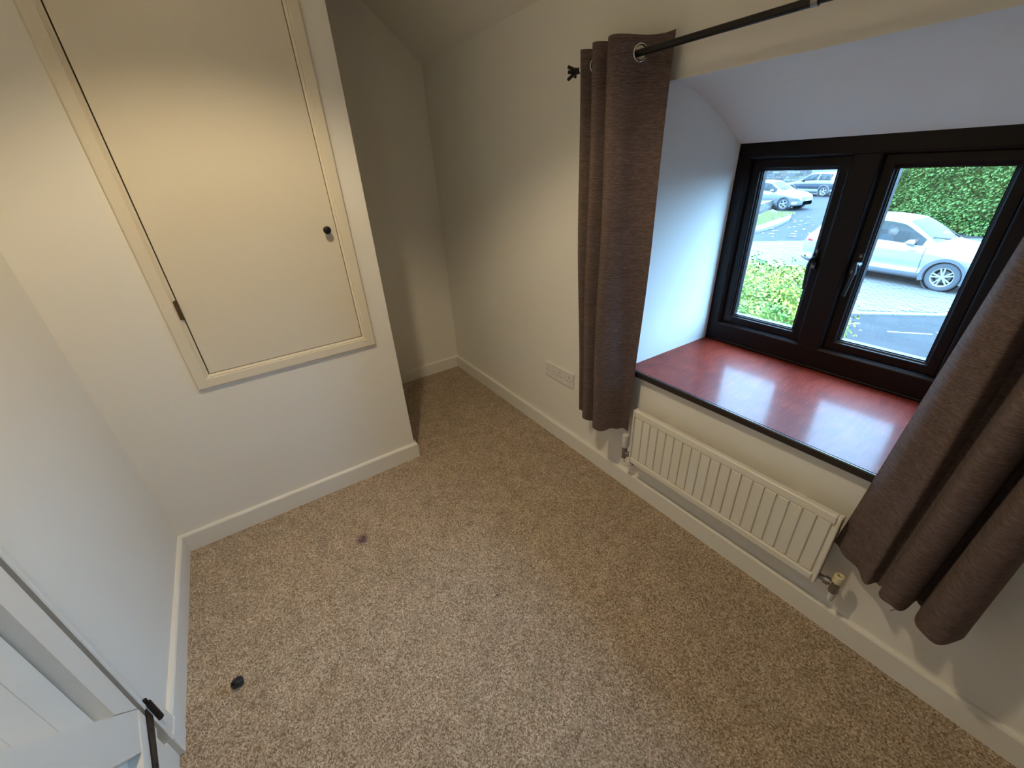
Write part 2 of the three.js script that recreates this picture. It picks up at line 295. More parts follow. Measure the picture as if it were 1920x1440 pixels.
// ---------------------------------------------------------------- curtain pole and curtains
const PX = -0.1, PY = 1.738;
{
  const p = thing('curtain_pole', 'thin black metal curtain pole above the window recess', 'curtain pole');
  mesh('pole', cyl(0.0095, 0.0095, [PX, PY, 1.50], [PX, PY, 2.268], 20), M.blackIron, p);
  mesh('pole', cyl(0.0078, 0.0078, [PX, PY, 2.262], [PX, PY, 3.06], 20), M.blackIron, p);
  mesh('joint_ring', cyl(0.0105, 0.0105, [PX, PY, 2.258], [PX, PY, 2.272], 20), M.steel, p);
  for (const [z, s] of [[1.50, -1], [3.06, 1]]) {   // leaf-shaped finials
    const g = [cyl(0.011, 0.008, [PX, PY, z], [PX, PY, z + s * 0.012], 14)];
    for (let k = 0; k < 5; k++) { const a = k * 1.2566 + 0.6, r = 0.026; g.push(tube([[PX, PY, z + s * 0.008], [PX + Math.cos(a) * r * 0.35, PY + Math.sin(a) * r * 0.35, z + s * 0.013], [PX + Math.cos(a) * r * 0.75, PY + Math.sin(a) * r * 0.75, z + s * (k % 2 ? 0.034 : 0.02)]], 0.0058, 8, 6)); }
    g.push(new THREE.ConeGeometry(0.0055, 0.03, 10).rotateX(s * Math.PI / 2).translate(PX, PY, z + s * 0.022));
    mesh('finial', merge(g), M.blackIron, p);
  }
  for (const z of [1.585, 2.98]) mesh('bracket', merge([cyl(0.006, 0.006, [0, PY - 0.012, z], [PX, PY - 0.012, z], 12), cyl(0.018, 0.018, [0, PY - 0.012, z], [-0.006, PY - 0.012, z], 20), bx(PX - 0.012, PX + 0.012, PY - 0.017, PY - 0.009, z - 0.005, z + 0.005, 0.002)]), M.blackIron, p);
}
function curtain(top, bot, yTop, hem, label, rows = 90, n = 260) {
  const root = thing('curtain', label, 'curtain');
  const cT = new THREE.CatmullRomCurve3(top.map(([x, z]) => new THREE.Vector3(x, 0, z)), false, 'centripetal'), cB = new THREE.CatmullRomCurve3(bot.map(([x, z]) => new THREE.Vector3(x, 0, z)), false, 'centripetal');
  const A = [], len = [0]; const pT = [], pB = [];
  for (let i = 0; i <= n; i++) { pT.push(cT.getPoint(i / n)); pB.push(cB.getPoint(i / n)); if (i) len.push(len[i - 1] + pB[i].distanceTo(pB[i - 1])); }
  for (let j = 0; j <= rows; j++) {
    const v = j < 24 ? j / 24 * 0.09 : 0.09 + (j - 24) / (rows - 24) * 0.91, row = [];   // finer rows in the header
    const k = v * (0.65 + 0.35 * v);
    for (let i = 0; i <= n; i++) {
      const u = i / n, a = pT[i], b = pB[i], wob = Math.sin(v * 7 + u * 17) * 0.004 * v * (1 - v) * 4;
      const h = hem + 0.006 * Math.sin(u * 23) + 0.004 * Math.sin(u * 61);
      row.push([a.x + (b.x - a.x) * k + wob, yTop + (h - yTop) * v + (j === 0 ? 0.003 * Math.sin(u * 19) : 0), a.z + (b.z - a.z) * k + wob * 0.5]);
    }
    A.push(row);
  }
  const T = 0.0014, N = A.map((row, j) => row.map((p, i) => {
    const q = row[Math.min(n, i + 1)], o = row[Math.max(0, i - 1)], d = A[Math.min(rows, j + 1)][i], e = A[Math.max(0, j - 1)][i];
    return new THREE.Vector3(q[0] - o[0], q[1] - o[1], q[2] - o[2]).cross(new THREE.Vector3(d[0] - e[0], d[1] - e[1], d[2] - e[2])).normalize();
  }));
  const pos = [], nor = [], uv = [], idx = [], W = n + 1;
  for (const s of [1, -1]) A.forEach((row, j) => row.forEach((p, i) => { const m = N[j][i]; pos.push(p[0] + m.x * T * s, p[1] + m.y * T * s, p[2] + m.z * T * s); nor.push(m.x * s, m.y * s, m.z * s); uv.push(len[i], p[1]); }));
  const off = W * (rows + 1);
  const open = (j, i) => { const p = A[j][i], q = A[j + 1][i + 1]; return Math.hypot((p[0] + q[0]) / 2 - PX, (p[1] + q[1]) / 2 - PY) < 0.0195; };
  for (let j = 0; j < rows; j++) for (let i = 0; i < n; i++) { if (open(j, i)) continue; const a = j * W + i, b = a + 1, c = a + W, d = c + 1; idx.push(a, b, c, b, d, c, off + a, off + c, off + b, off + b, off + c, off + d); }
  const edge = (a, b) => idx.push(a, b, off + a, b, off + b, off + a);
  for (let i = 0; i < n; i++) { edge(i, i + 1); edge(rows * W + i + 1, rows * W + i); }
  for (let j = 0; j < rows; j++) { edge((j + 1) * W, j * W); edge(j * W + n, (j + 1) * W + n); }
  const g = new THREE.BufferGeometry(); g.setAttribute('position', new THREE.Float32BufferAttribute(pos, 3)); g.setAttribute('normal', new THREE.Float32BufferAttribute(nor, 3)); g.setAttribute('uv', new THREE.Float32BufferAttribute(uv, 2)); g.setIndex(idx);
  mesh('cloth', g, M.fabric, root);
  // eyelets where the cloth crosses the pole
  for (let i = 0; i < n; i++) if ((pT[i].x - PX) * (pT[i + 1].x - PX) < 0) {
    const m = N[8][i], r = new THREE.TorusGeometry(0.0212, 0.0034, 10, 40);
    r.applyQuaternion(new THREE.Quaternion().setFromUnitVectors(new THREE.Vector3(0, 0, 1), new THREE.Vector3(m.x, 0, m.z).normalize())); r.translate(PX, PY, (pT[i].z + pT[i + 1].z) / 2);
    mesh('eyelet', r, M.chrome, root).userData.label = 'chrome eyelet ring';
  }
  return root;
}
curtain([[-0.055, 1.548], [-0.115, 1.548], [-0.14, 1.572], [-0.09, 1.61], [-0.04, 1.628], [-0.07, 1.64], [-0.145, 1.632], [-0.165, 1.66], [-0.10, 1.695], [-0.04, 1.705], [-0.075, 1.716], [-0.155, 1.708], [-0.172, 1.74], [-0.145, 1.768], [-0.085, 1.795], [-0.05, 1.83], [-0.04, 1.862]],
  [[-0.05, 1.572], [-0.09, 1.57], [-0.115, 1.592], [-0.07, 1.618], [-0.045, 1.632], [-0.085, 1.638], [-0.13, 1.630], [-0.15, 1.665], [-0.09, 1.70], [-0.05, 1.715], [-0.095, 1.724], [-0.145, 1.716], [-0.168, 1.752], [-0.14, 1.785], [-0.105, 1.808], [-0.075, 1.825], [-0.055, 1.848]],
  1.782, 0.372, 'brown grey curtain gathered beside the socket plates');
const cR = curtain([[-0.05, 2.745], [-0.13, 2.765], [-0.14, 2.79], [-0.055, 2.81], [-0.07, 2.835], [-0.15, 2.855], [-0.15, 2.88], [-0.055, 2.90], [-0.07, 2.915], [-0.15, 2.925], [-0.15, 2.945], [-0.06, 2.958], [-0.05, 2.968]],
  [[-0.045, 2.658], [-0.075, 2.69], [-0.10, 2.735], [-0.125, 2.768], [-0.105, 2.785], [-0.115, 2.797], [-0.145, 2.802], [-0.155, 2.83], [-0.14, 2.852], [-0.09, 2.865], [-0.105, 2.876], [-0.15, 2.88], [-0.18, 2.905], [-0.178, 2.935], [-0.135, 2.957], [-0.075, 2.962], [-0.04, 2.955]],
  1.782, 0.388, 'brown grey curtain hanging over the radiator end');
mesh('loose_thread', tube([[-0.143, 0.392, 2.848], [-0.146, 0.381, 2.845], [-0.143, 0.373, 2.841], [-0.147, 0.362, 2.835]], 0.0008, 12, 5), M.fabric, cR);

// ---------------------------------------------------------------- radiator
{
  const r = thing('radiator', 'white ribbed panel radiator below the window sill', 'radiator');
  const z0 = 1.893, z1 = 2.661, y0 = 0.232, y1 = 0.512, F = -0.088;
  mesh('panel', bx(F + 0.008, F + 0.026, y0 + 0.004, y1 - 0.004, z0, z1, 0.004), M.radiator, r);
  mesh('top_rail', bx(F, F + 0.024, y1 - 0.034, y1, z0 + 0.006, z1 - 0.012, 0.006), M.radiator, r);
  mesh('bottom_rail', bx(F, F + 0.024, y0, y0 + 0.03, z0 + 0.006, z1 - 0.012, 0.006), M.radiator, r);
  mesh('side_rail', bx(F - 0.002, F + 0.026, y0, y1, z1 - 0.010, z1, 0.003), M.radiator, r);
  mesh('side_rail', bx(F - 0.002, F + 0.026, y0, y1, z0, z0 + 0.008, 0.003), M.radiator, r);
  const n = 19, a = z0 + 0.014, p = (z1 - 0.018 - a) / n;
  const fl = (() => { const h = y1 - y0 - 0.066, w = p - 0.005; const s = new THREE.Shape([[0, 0], [w, 0], [w, h], [0, h]].map((q) => new THREE.Vector2(...q))); return new THREE.ExtrudeGeometry(s, { depth: 0.006, bevelEnabled: true, bevelThickness: 0.004, bevelSize: 0.0015, bevelOffset: -0.0015, bevelSegments: 2 }).rotateY(-Math.PI / 2); })();
  for (let i = 0; i < n; i++) { const m = mesh('flute', fl, M.radiator, r); m.position.set(F + 0.012, y0 + 0.032, a + i * p + 0.0025); }
  for (const bz of [z0 + 0.12, z1 - 0.15]) mesh('bracket', bx(-0.065, 0, y0 + 0.06, y1 - 0.05, bz, bz + 0.03), M.radiator, r);
  // thermostatic valve
  const tz = 1.846, tx = -0.062;
  mesh('thermostatic_head', new THREE.LatheGeometry([[0, 0], [0.0135, 0], [0.0165, 0.006], [0.0172, 0.04], [0.0165, 0.066], [0.014, 0.072], [0, 0.073]].map((q) => new THREE.Vector2(...q)), 28).translate(tx, 0.276, tz), M.trv, r);
  mesh('valve', merge([cyl(0.0125, 0.0125, [tx, 0.262, tz], [tx, 0.277, tz], 8), cyl(0.011, 0.011, [tx, 0.232, tz], [tx, 0.263, tz], 16), cyl(0.0095, 0.0095, [tx, 0.247, tz], [tx, 0.247, z0 + 0.004], 12), cyl(0.013, 0.013, [tx, 0.247, tz + 0.016], [tx, 0.247, tz + 0.03], 6), cyl(0.012, 0.012, [tx, 0.215, tz], [tx, 0.232, tz], 6)]), M.steel, r).userData.label = 'dull metal valve body';
  mesh('pipe', tube([[tx, 0.22, tz], [tx, 0.19, tz], [tx + 0.004, 0.178, tz + 0.012], [tx + 0.02, 0.172, tz + 0.02], [0, 0.172, tz + 0.022]], 0.0062, 24, 10), M.plastic, r);
  mesh('pipe_clip', cyl(0.009, 0.009, [-0.03, 0.172, tz + 0.021], [-0.012, 0.172, tz + 0.022], 10), M.steel, r);
  // lockshield valve
  const lz = 2.706;
  mesh('lockshield_cap', merge([new THREE.LatheGeometry([[0, 0], [0.0125, 0], [0.0145, 0.003], [0.0135, 0.026], [0.012, 0.0305], [0.0035, 0.031], [0.0035, 0.012], [0, 0.012]].map((q) => new THREE.Vector2(...q)), 24).translate(tx, 0.266, lz)]), M.capCream, r).userData.label = 'small cream plastic valve cap';
  mesh('valve', merge([cyl(0.012, 0.012, [tx, 0.236, lz], [tx, 0.266, lz], 16), cyl(0.009, 0.009, [tx, 0.25, lz], [tx, 0.25, z1 - 0.004], 12), cyl(0.0135, 0.0135, [tx, 0.25, lz - 0.03], [tx, 0.25, lz - 0.016], 6), cyl(0.0135, 0.0135, [tx, 0.222, lz], [tx, 0.237, lz], 6)]), M.steel, r).userData.label = 'dull metal valve body';
  mesh('pipe', tube([[tx, 0.225, lz], [tx, 0.19, lz], [tx + 0.004, 0.178, lz + 0.002], [tx + 0.02, 0.172, lz + 0.003], [0, 0.172, lz + 0.003]], 0.0062, 24, 10), M.plastic, r);
}

// ---------------------------------------------------------------- socket plates
{
  const sy = 0.3825, sz = 1.191, hm = M.dark;
  const a = thing('blank_plate', 'single white wall plate beside the double socket', 'wall plate');
  mesh('plate', bx(-0.009, 0, sy, sy + 0.0855, sz, sz + 0.0855, 0.003), M.plastic, a);
  for (const dz of [0.0125, 0.073]) mesh('screw', cyl(0.0032, 0.0032, [-0.008, sy + 0.043, sz + dz], [-0.0096, sy + 0.043, sz + dz], 12), M.steel, a);
  const z = sz + 0.0866, b = thing('double_socket', 'double white electrical socket with two switches low on the wall', 'socket');
  mesh('plate', bx(-0.0092, 0, sy, sy + 0.0855, z, z + 0.1458, 0.003), M.plastic, b);
  for (const c of [0.036, 0.110]) for (const [dz, dy, w, h] of [[0, 0.013, 0.0035, 0.009], [-0.011, -0.010, 0.0065, 0.0035], [0.011, -0.010, 0.0065, 0.0035]])
    mesh('pin_slot_shade', bx(-0.0096, -0.0085, sy + 0.043 + dy - h / 2, sy + 0.043 + dy + h / 2, z + c + dz - w / 2, z + c + dz + w / 2), hm, b);  // dark blocks on the plate; the shade of the pin holes is their colour
  for (const c of [0.062, 0.084]) mesh('switch', bx(-0.0125, -0.008, sy + 0.046, sy + 0.066, z + c - 0.005, z + c + 0.005, 0.0018).rotateZ(0), M.plastic, b);
  for (const c of [0.0125, 0.1333]) mesh('screw', cyl(0.003, 0.003, [-0.008, sy + 0.043, z + c], [-0.0098, sy + 0.043, z + c], 12), M.steel, b);
}

// ---------------------------------------------------------------- things on the floor and in the doorway
{
  const st = thing('rubber_stopper', 'small black rubber stopper lying on the carpet', 'stopper');
  const g = new THREE.LatheGeometry([[0.0045, 0.012], [0.0045, 0.026], [0.0115, 0.026], [0.0135, 0.024], [0.0165, 0.004], [0.0155, 0], [0.0045, 0], [0.0045, 0.012]].map((q) => new THREE.Vector2(...q)), 8);
  g.rotateX(0.95).rotateY(-0.75);
  g.computeBoundingBox(); g.translate(-1.708, -g.boundingBox.min.y, 1.712);
  mesh('body', g.toNonIndexed(), M.rubber, st);
  const l = tag(mesh('lint_thread', tube([[-0.868, 0.004, 1.958], [-0.862, 0.007, 1.953], [-0.855, 0.009, 1.957], [-0.848, 0.005, 1.955]], 0.0012, 14, 6), std({ color: C(0.1, 0.08, 0.07), roughness: 1 })), 'tiny dark curl of lint on the carpet', 'lint');
}
{ // framed, ledged and braced door, standing a little open into the room
  const d = thing('door_2', 'white boarded door with diagonal brace and black strap hinge, slightly ajar', 'door', null, 'structure');
  d.position.set(-1.862, 0, 1.818); d.rotation.y = 9 * Math.PI / 180;   // local z runs along the leaf, local x out of its face
  const y0 = 0.105, y1 = 1.94, W = 0.72, D = 0.026, pr = (pts, x0, x1) => uvm(prismX(pts, x0, x1));
  for (let k = 0; k < 5; k++) mesh('board', uvm(bx(-D - 0.018, -D, y0 + 0.01, y1 - 0.01, 0.125 + k * 0.0951, 0.218 + k * 0.0951, 0.0015)), M.gloss, d);
  mesh('stile', pr([[0.03, 0.2885], [0.12, 0.409], [0.12, y1 - 0.181], [0.03, y1 - 0.181]], -0.044, 0), M.gloss, d); mesh('stile', uvm(bx(-0.044, 0, 0.29, y1, W - 0.09, W, 0.002)), M.gloss, d);
  mesh('bottom_ledge', pr([[0.03, 0.184], [0.06, 0.184], [0.062, y0], [W, y0], [W, 0.284], [0.03, 0.284]], -0.043, 0.0005), M.gloss, d);
  mesh('top_ledge', uvm(bx(-0.043, 0, y1 - 0.18, y1 + 0.001, 0.03, W, 0.002)), M.gloss, d);
  mesh('middle_ledge', uvm(bx(-0.0435, -0.001, 0.98, 1.16, 0.121, W - 0.091, 0.002)), M.gloss, d);
  const m = 1.339;   // rise of the brace
  mesh('brace', pr([[0.03, 0.286], [0.03, 0.2845], [0.149, 0.2845], [0.149 + (0.979 - 0.2845) / m, 0.979], [0.1215 + (0.979 - 0.4055) / m, 0.979]], -0.042, -0.001), M.gloss, d);
  const h = new THREE.Group(); h.name = 'strap_hinge'; h.userData.label = 'black iron strap hinge'; d.add(h);
  mesh('strap', pr([[0.008, 0.207], [0.008, 0.246], [0.2, 0.240], [0.43, 0.232], [0.45, 0.226], [0.43, 0.22], [0.2, 0.212]], 0.0006, 0.0045), M.blackIron, h);
  mesh('knuckle', merge([cyl(0.0085, 0.0085, [0.008, 0.172, -0.004], [0.008, 0.2, -0.004], 14), cyl(0.0085, 0.0085, [0.008, 0.202, -0.004], [0.008, 0.247, -0.004], 14), cyl(0.005, 0.005, [0.008, 0.247, -0.004], [0.008, 0.264, -0.004], 12)]), M.blackIron, h);
  mesh('fixing_plate', bx(0.0, 0.006, 0.19, 0.268, -0.035, -0.012, 0.001), M.gloss, h);
  for (const sz of [0.06, 0.16, 0.3]) mesh('bolt', new THREE.SphereGeometry(0.006, 10, 6).scale(0.5, 1, 1).translate(0.0045, 0.226, sz), M.blackIron, h);
}

// ================================================================ outside, 1.9 m below the bedroom floor
const GY = -1.9;
const inPane = (x, y, z) => { const v = new THREE.Vector3(x, y, z).project(camera); const px = (v.x + 1) * 960, py = (1 - v.y) * 720; return v.z < 1 && py > 320 && py < 680 && ((px > 1370 && px < 1565) || (px > 1585 && px < 1920)); };
const O = {
  asphalt: phy({ color: C(0.085, 0.074, 0.068), map: asphaltMap, roughness: 1, specularIntensity: 0.3 }),
  block: [0.85, 1.0, 1.18].map((k) => std({ color: C(0.045 * k, 0.038 * k, 0.034 * k), roughness: 0.9 })),
  bed: std({ color: C(0.02, 0.02, 0.02), roughness: 1 }),
  kerb: std({ color: C(0.085, 0.08, 0.075), roughness: 0.9 }),
  paint: std({ color: C(0.12, 0.12, 0.12), roughness: 0.8 }),
  grass: std({ color: C(0.045, 0.042, 0.014), roughness: 1 }),
  stone: [[0.075, 0.07, 0.065], [0.045, 0.042, 0.04], [0.03, 0.027, 0.025], [0.055, 0.045, 0.035]].map((c) => std({ color: C(...c), roughness: 0.95 })),
  white: phy({ color: C(0.12, 0.117, 0.115), roughness: 0.45, clearcoat: 1, clearcoatRoughness: 0.08 }),
  silver: phy({ color: C(0.07, 0.069, 0.068), roughness: 0.4, clearcoat: 1, clearcoatRoughness: 0.08 }),
  navy: phy({ color: C(0.012, 0.014, 0.02), roughness: 0.35, clearcoat: 1, clearcoatRoughness: 0.06 }),
  carGlass: phy({ color: C(0.42, 0.5, 0.5), transmission: 1, thickness: 0, roughness: 0.02, ior: 1.5, specularIntensity: 0.3 }),
  clad: std({ color: C(0.03, 0.032, 0.036), roughness: 0.7 }),
  tyre: std({ color: C(0.022, 0.023, 0.026), roughness: 0.85 }),
  alloy: std({ color: C(0.2, 0.2, 0.205), roughness: 0.35, metalness: 0.55 }),
  redLens: phy({ color: C(0.16, 0.004, 0.008), roughness: 0.15, clearcoat: 1 }),
  lens: phy({ color: C(0.22, 0.23, 0.24), roughness: 0.12, metalness: 0.4, clearcoat: 1 }),
  disc: std({ color: C(0.09, 0.085, 0.08), roughness: 0.5, metalness: 0.6 }),
  seat: std({ color: C(0.02, 0.02, 0.022), roughness: 0.9 }),
  plate: std({ color: C(0.17, 0.17, 0.16), roughness: 0.5 }),
};
// axes of the drive: s runs along the kerb, n away from the house
const KD = [0.68, 0.733], KN = [0.733, -0.68], KO = [10.15, -0.2];
const K = (s, n) => [KO[0] + KD[0] * s + KN[0] * n, KO[1] + KD[1] * s + KN[1] * n];
{
  const r = thing('road', 'grey tarmac road outside the window with white markings', 'road', null, 'structure');
  mesh('surface', uvm(bx(0.3, 90, GY - 0.3, GY - 0.02, -60, 40)), O.asphalt, r);
  const mark = (s, n, L, w, a) => { const g = bx(-L / 2, L / 2, GY - 0.021, GY - 0.017, -w / 2, w / 2); g.rotateY(-a); const [x, z] = K(s, n); g.translate(x, 0, z); mesh('road_marking', g, O.paint, r); };
  mark(0.35, -1.22, 0.72, 0.045, Math.atan2(KD[1], KD[0]) + 0.12); mark(-0.42, -0.72, 0.22, 0.07, Math.atan2(KD[1], KD[0])); mark(1.1, -1.15, 0.5, 0.03, Math.atan2(KD[1], KD[0]) + 0.05);
}
{ // block paved drive
  const d = thing('driveway', 'grey block paved drive under the parked white car', 'driveway', null, 'structure');
  const [ax, az] = K(-9, 0), poly = [K(-9, 0), K(9, 0), K(9, 9.35), K(-9, 9.35)];
  mesh('bedding', prismY(poly, GY - 0.03, GY - 0.012), O.bed, d);
  const kg = bx(0, 0.595, GY - 0.03, GY + 0.012, -0.06, 0.06, 0.008).rotateY(-Math.atan2(KD[1], KD[0]));
  for (let i = -10; i < 12; i++) { const [x, z] = K(i * 0.6, -0.06); const m = mesh('kerb_stone', kg, O.kerb, d); m.position.set(x, 0, z); }
  const a = Math.atan2(KD[1], KD[0]) + 0.95, R = [Math.cos(a), Math.sin(a)], Q = [-R[1], R[0]];
  const bg = bx(-0.094, 0.094, GY - 0.02, GY, -0.0435, 0.0435, 0), list = [];
  for (let j = -90; j < 90; j++) for (let i = -50; i < 50; i++) {
    const u = i * 0.2 + (j % 2 ? 0.1 : 0), v = j * 0.1, [cx, cz] = K(0, 4.7), x = cx + R[0] * u + Q[0] * v, z = cz + R[1] * u + Q[1] * v;
    const dx = x - KO[0], dz = z - KO[1], s = dx * KD[0] + dz * KD[1], n = dx * KN[0] + dz * KN[1];
    if (n < 0.1 || n > 9.25 || s < -8.8 || s > 8.8) continue;
    list.push([x, z, Math.hypot(x + 1.3, z - 2.85), inPane(x, GY, z)]);
  }
  list.sort((p, q) => (q[3] - p[3]) || (p[2] - q[2]));
  const rest = [], geo = bg.clone().rotateY(-a);
  list.forEach(([x, z], i) => { const dy = (hash(i, 7) - 0.5) * 0.008; if (i < 300) { const m = mesh('paving_block', geo, O.block[Math.floor(hash(i, 3) * 3)], d); m.position.set(x, dy, z); } else rest.push(geo.clone().translate(x, dy, z)); });
  mesh('paving_blocks', merge(rest), O.block[1], d).userData.kind = 'stuff';
}
{ // verge with kerb, low stone wall behind it
  const v = thing('grass_verge', 'strip of rough grass with pale kerb beside the tarmac', 'verge', null, 'structure');
  const kerb = [[18.4, -7.7], [19.6, -7.55], [21.5, -7.75], [23.6, -8.2], [25.0, -8.75], [25.5, -9.3]], back = [[27.6, -10.9], [22, -9.6], [17.5, -8.4]];
  mesh('turf', prismY([...kerb, ...back], GY - 0.05, GY + 0.09), O.grass, v);
  for (let i = 0; i < kerb.length - 1; i++) { const [x0, z0] = kerb[i], [x1, z1] = kerb[i + 1], L = Math.hypot(x1 - x0, z1 - z0), g = bx(0, L, GY - 0.05, GY + 0.11, 0, 0.14, 0.02).rotateY(-Math.atan2(z1 - z0, x1 - x0)).translate(x0, 0, z0); mesh('kerb_stone', g, O.kerb, v); }
  const blade = new THREE.ConeGeometry(0.012, 0.16, 3), im = new THREE.InstancedMesh(blade, std({ color: C(0.09, 0.10, 0.03), roughness: 1 }), 3500), m4 = new THREE.Matrix4(), e = new THREE.Euler();
  for (let i = 0; i < 3500; i++) { const t = rnd(), q = rnd(), x = 18 + t * 8.2, z = -7.8 - t * 1.1 - q * (0.4 + 1.2 * t); e.set(rr(-0.6, 0.6), rr(0, 6), rr(-0.6, 0.6)); m4.makeRotationFromEuler(e).setPosition(x, GY + 0.13, z); im.setMatrixAt(i, m4); im.setColorAt(i, C(rr(0.6, 1.6), rr(0.7, 1.3), rr(0.6, 1.1))); }
  im.name = 'grass'; im.userData.kind = 'stuff'; v.add(im);
}
function stoneWall(name, label, p0, p1, h, t, L, H, group) {
  const w = thing(name, label, 'wall'), D = Math.hypot(p1[0] - p0[0], p1[1] - p0[1]), a = -Math.atan2(p1[1] - p0[1], p1[0] - p0[0]);
  mesh('core', bx(0, D, GY - 0.1, GY + h - 0.03, -t / 2 + 0.03, t / 2 - 0.03).rotateY(a).translate(p0[0], 0, p0[1]), O.stone[2], w);
  const sets = [[], [], [], []];
  for (let y = 0; y < h; y += H) for (let x = 0; x < D;) { const l = L * rr(0.6, 1.5), e = Math.min(x + l, D); sets[Math.floor(rnd() * 4)].push(bx(x + 0.012, e - 0.012, GY + y + 0.008, GY + Math.min(h, y + H) - 0.008, -t / 2 - rr(0, 0.04), t / 2).rotateY(a).translate(p0[0], 0, p0[1])); x = e; }
  sets.forEach((s, i) => { const m = mesh('stones', merge(s), O.stone[i], w); m.userData.kind = 'stuff'; });
  return w;
}
stoneWall('garden_wall', 'low grey stone garden wall behind the grass verge', [16, -8.6], [29.6, -11.7], 0.55, 0.3, 0.5, 0.16);
stoneWall('stone_building', 'tall rubble stone wall behind the silver car', [44, -27], [42, -15.4], 4.2, 0.5, 0.55, 0.2);

// ---------------------------------------------------------------- foliage
const leafG = (() => { const g = new THREE.BufferGeometry(), p = [0, 0, 0, 0.26, 0.05, 0.35, -0.26, 0.05, 0.35, 0.24, 0.03, 0.7, -0.24, 0.03, 0.7, 0, -0.04, 1]; g.setAttribute('position', new THREE.Float32BufferAttribute(p, 3)); g.setIndex([0, 1, 2, 1, 3, 2, 2, 3, 4, 3, 5, 4]); g.computeVertexNormals(); return g; })();
function leaves(parent, n, place, size, colors, m) {
  const im = new THREE.InstancedMesh(leafG, m, n), m4 = new THREE.Matrix4(), q = new THREE.Quaternion(), e = new THREE.Euler(), c = new THREE.Color();
  for (let i = 0; i < n; i++) { const [p, yaw] = place(i), s = size * rr(0.7, 1.35); e.set(rr(-0.5, 1.0), yaw + rr(-1.2, 1.2), rr(-0.8, 0.8), 'YXZ'); q.setFromEuler(e); m4.compose(new THREE.Vector3(...p), q, new THREE.Vector3(s, s, s)); im.setMatrixAt(i, m4); const k = colors(p); im.setColorAt(i, c.setRGB(...k)); }
  im.name = 'leaves'; im.userData.kind = 'stuff'; im.castShadow = im.receiveShadow = true; parent.add(im);
}
const leafMat = phy({ color: C(1, 1, 1), roughness: 0.7, specularIntensity: 0.35, side: THREE.DoubleSide });
{
  const h = thing('hedge', 'dense bright green laurel hedge behind the white car', 'hedge');
  const A = [25.2, -5.0], B = [20.9, 5.5], D = Math.hypot(B[0] - A[0], B[1] - A[1]), d = [(B[0] - A[0]) / D, (B[1] - A[1]) / D], nn = [-d[1], d[0]], H = 2.9;
  const at = (s, y, o) => [A[0] + d[0] * s + nn[0] * o, GY + y, A[1] + d[1] * s + nn[1] * o];
  const lump = (s, y) => 0.45 * vnoise(s * 1.1, y * 1.3, 64, 64, 71) + 0.22 * vnoise(s * 3, y * 3, 64, 64, 72);
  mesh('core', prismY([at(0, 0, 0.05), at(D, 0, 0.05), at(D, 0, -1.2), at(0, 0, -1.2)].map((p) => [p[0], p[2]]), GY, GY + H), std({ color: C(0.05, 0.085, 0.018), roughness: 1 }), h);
  leaves(h, 34000, (i) => { const end = i % 12 < 2, s = end ? (i % 12 ? D + rr(0, 0.4) : -rr(0, 0.4)) : rnd() * D, y = 0.05 + rnd() * (H + 0.1); return [at(s, y, end ? rr(-1.2, 0.3) : 0.02 + lump(s, y) - rr(0, 0.16)), Math.atan2(nn[0], nn[1])]; }, 0.12,
    (p) => { const k = vnoise(p[0] * 0.3 + p[2] * 1.2, p[1] * 1.2, 64, 64, 73), y = Math.max(0, k - 0.55) * 2 * rnd(), b = rr(0.65, 1.25); return [(0.045 + 0.15 * y) * b, (0.085 + 0.085 * y) * b, (0.016 + 0.005 * y) * b]; }, leafMat);
}
{
  const b = thing('garden_shrub', 'yellow green leafy shrub growing just outside the window', 'shrub');
  const c = [5.45, -0.3], R = 1.2, H = 1.83;
  const core = new THREE.SphereGeometry(1, 20, 14); core.scale(R * 0.74, H * 0.44, R * 0.74).translate(c[0], GY + H * 0.47, c[1]);
  mesh('inner_growth', core, std({ color: C(0.07, 0.11, 0.018), roughness: 1 }), b);
  mesh('stem', merge([0, 1, 2, 3].map((k) => cyl(0.02, 0.012, [c[0] + 0.1 * Math.cos(k * 1.6), GY - 0.02, c[1] + 0.1 * Math.sin(k * 1.6)], [c[0] + 0.4 * Math.cos(k * 1.6), GY + 0.9, c[1] + 0.4 * Math.sin(k * 1.6)], 7))), std({ color: C(0.05, 0.035, 0.02), roughness: 1 }), b);
  leaves(b, 34000, () => {
    const a = rnd() * 6.283, v = Math.acos(1 - 1.75 * rnd()), l = 0.84 + 0.22 * vnoise(a * 2.2 + 10, v * 4, 64, 64, 81) + rr(-0.1, 0.04) + (rnd() < 0.06 ? rr(0.02, 0.22) : 0);
    return [[c[0] + R * l * Math.sin(v) * Math.cos(a), GY + H * 0.47 + H * 0.53 * l * Math.cos(v), c[1] + R * l * Math.sin(v) * Math.sin(a)], Math.PI / 2 - a];
  }, 0.05, (p) => { const k = vnoise(p[0] * 4 + 20, p[2] * 4 + p[1] * 3 + 20, 64, 64, 83), w = rnd() < 0.10 ? 1 : 0, y = Math.min(1, Math.max(0, k * 1.6 - 0.35)) * rr(0.5, 1), b = rr(0.7, 1.25); return w ? [0.22 * b, 0.12 * b, 0.03 * b] : [(0.05 + 0.13 * y) * b, (0.11 + 0.07 * y) * b, (0.014) * b]; }, leafMat);
}
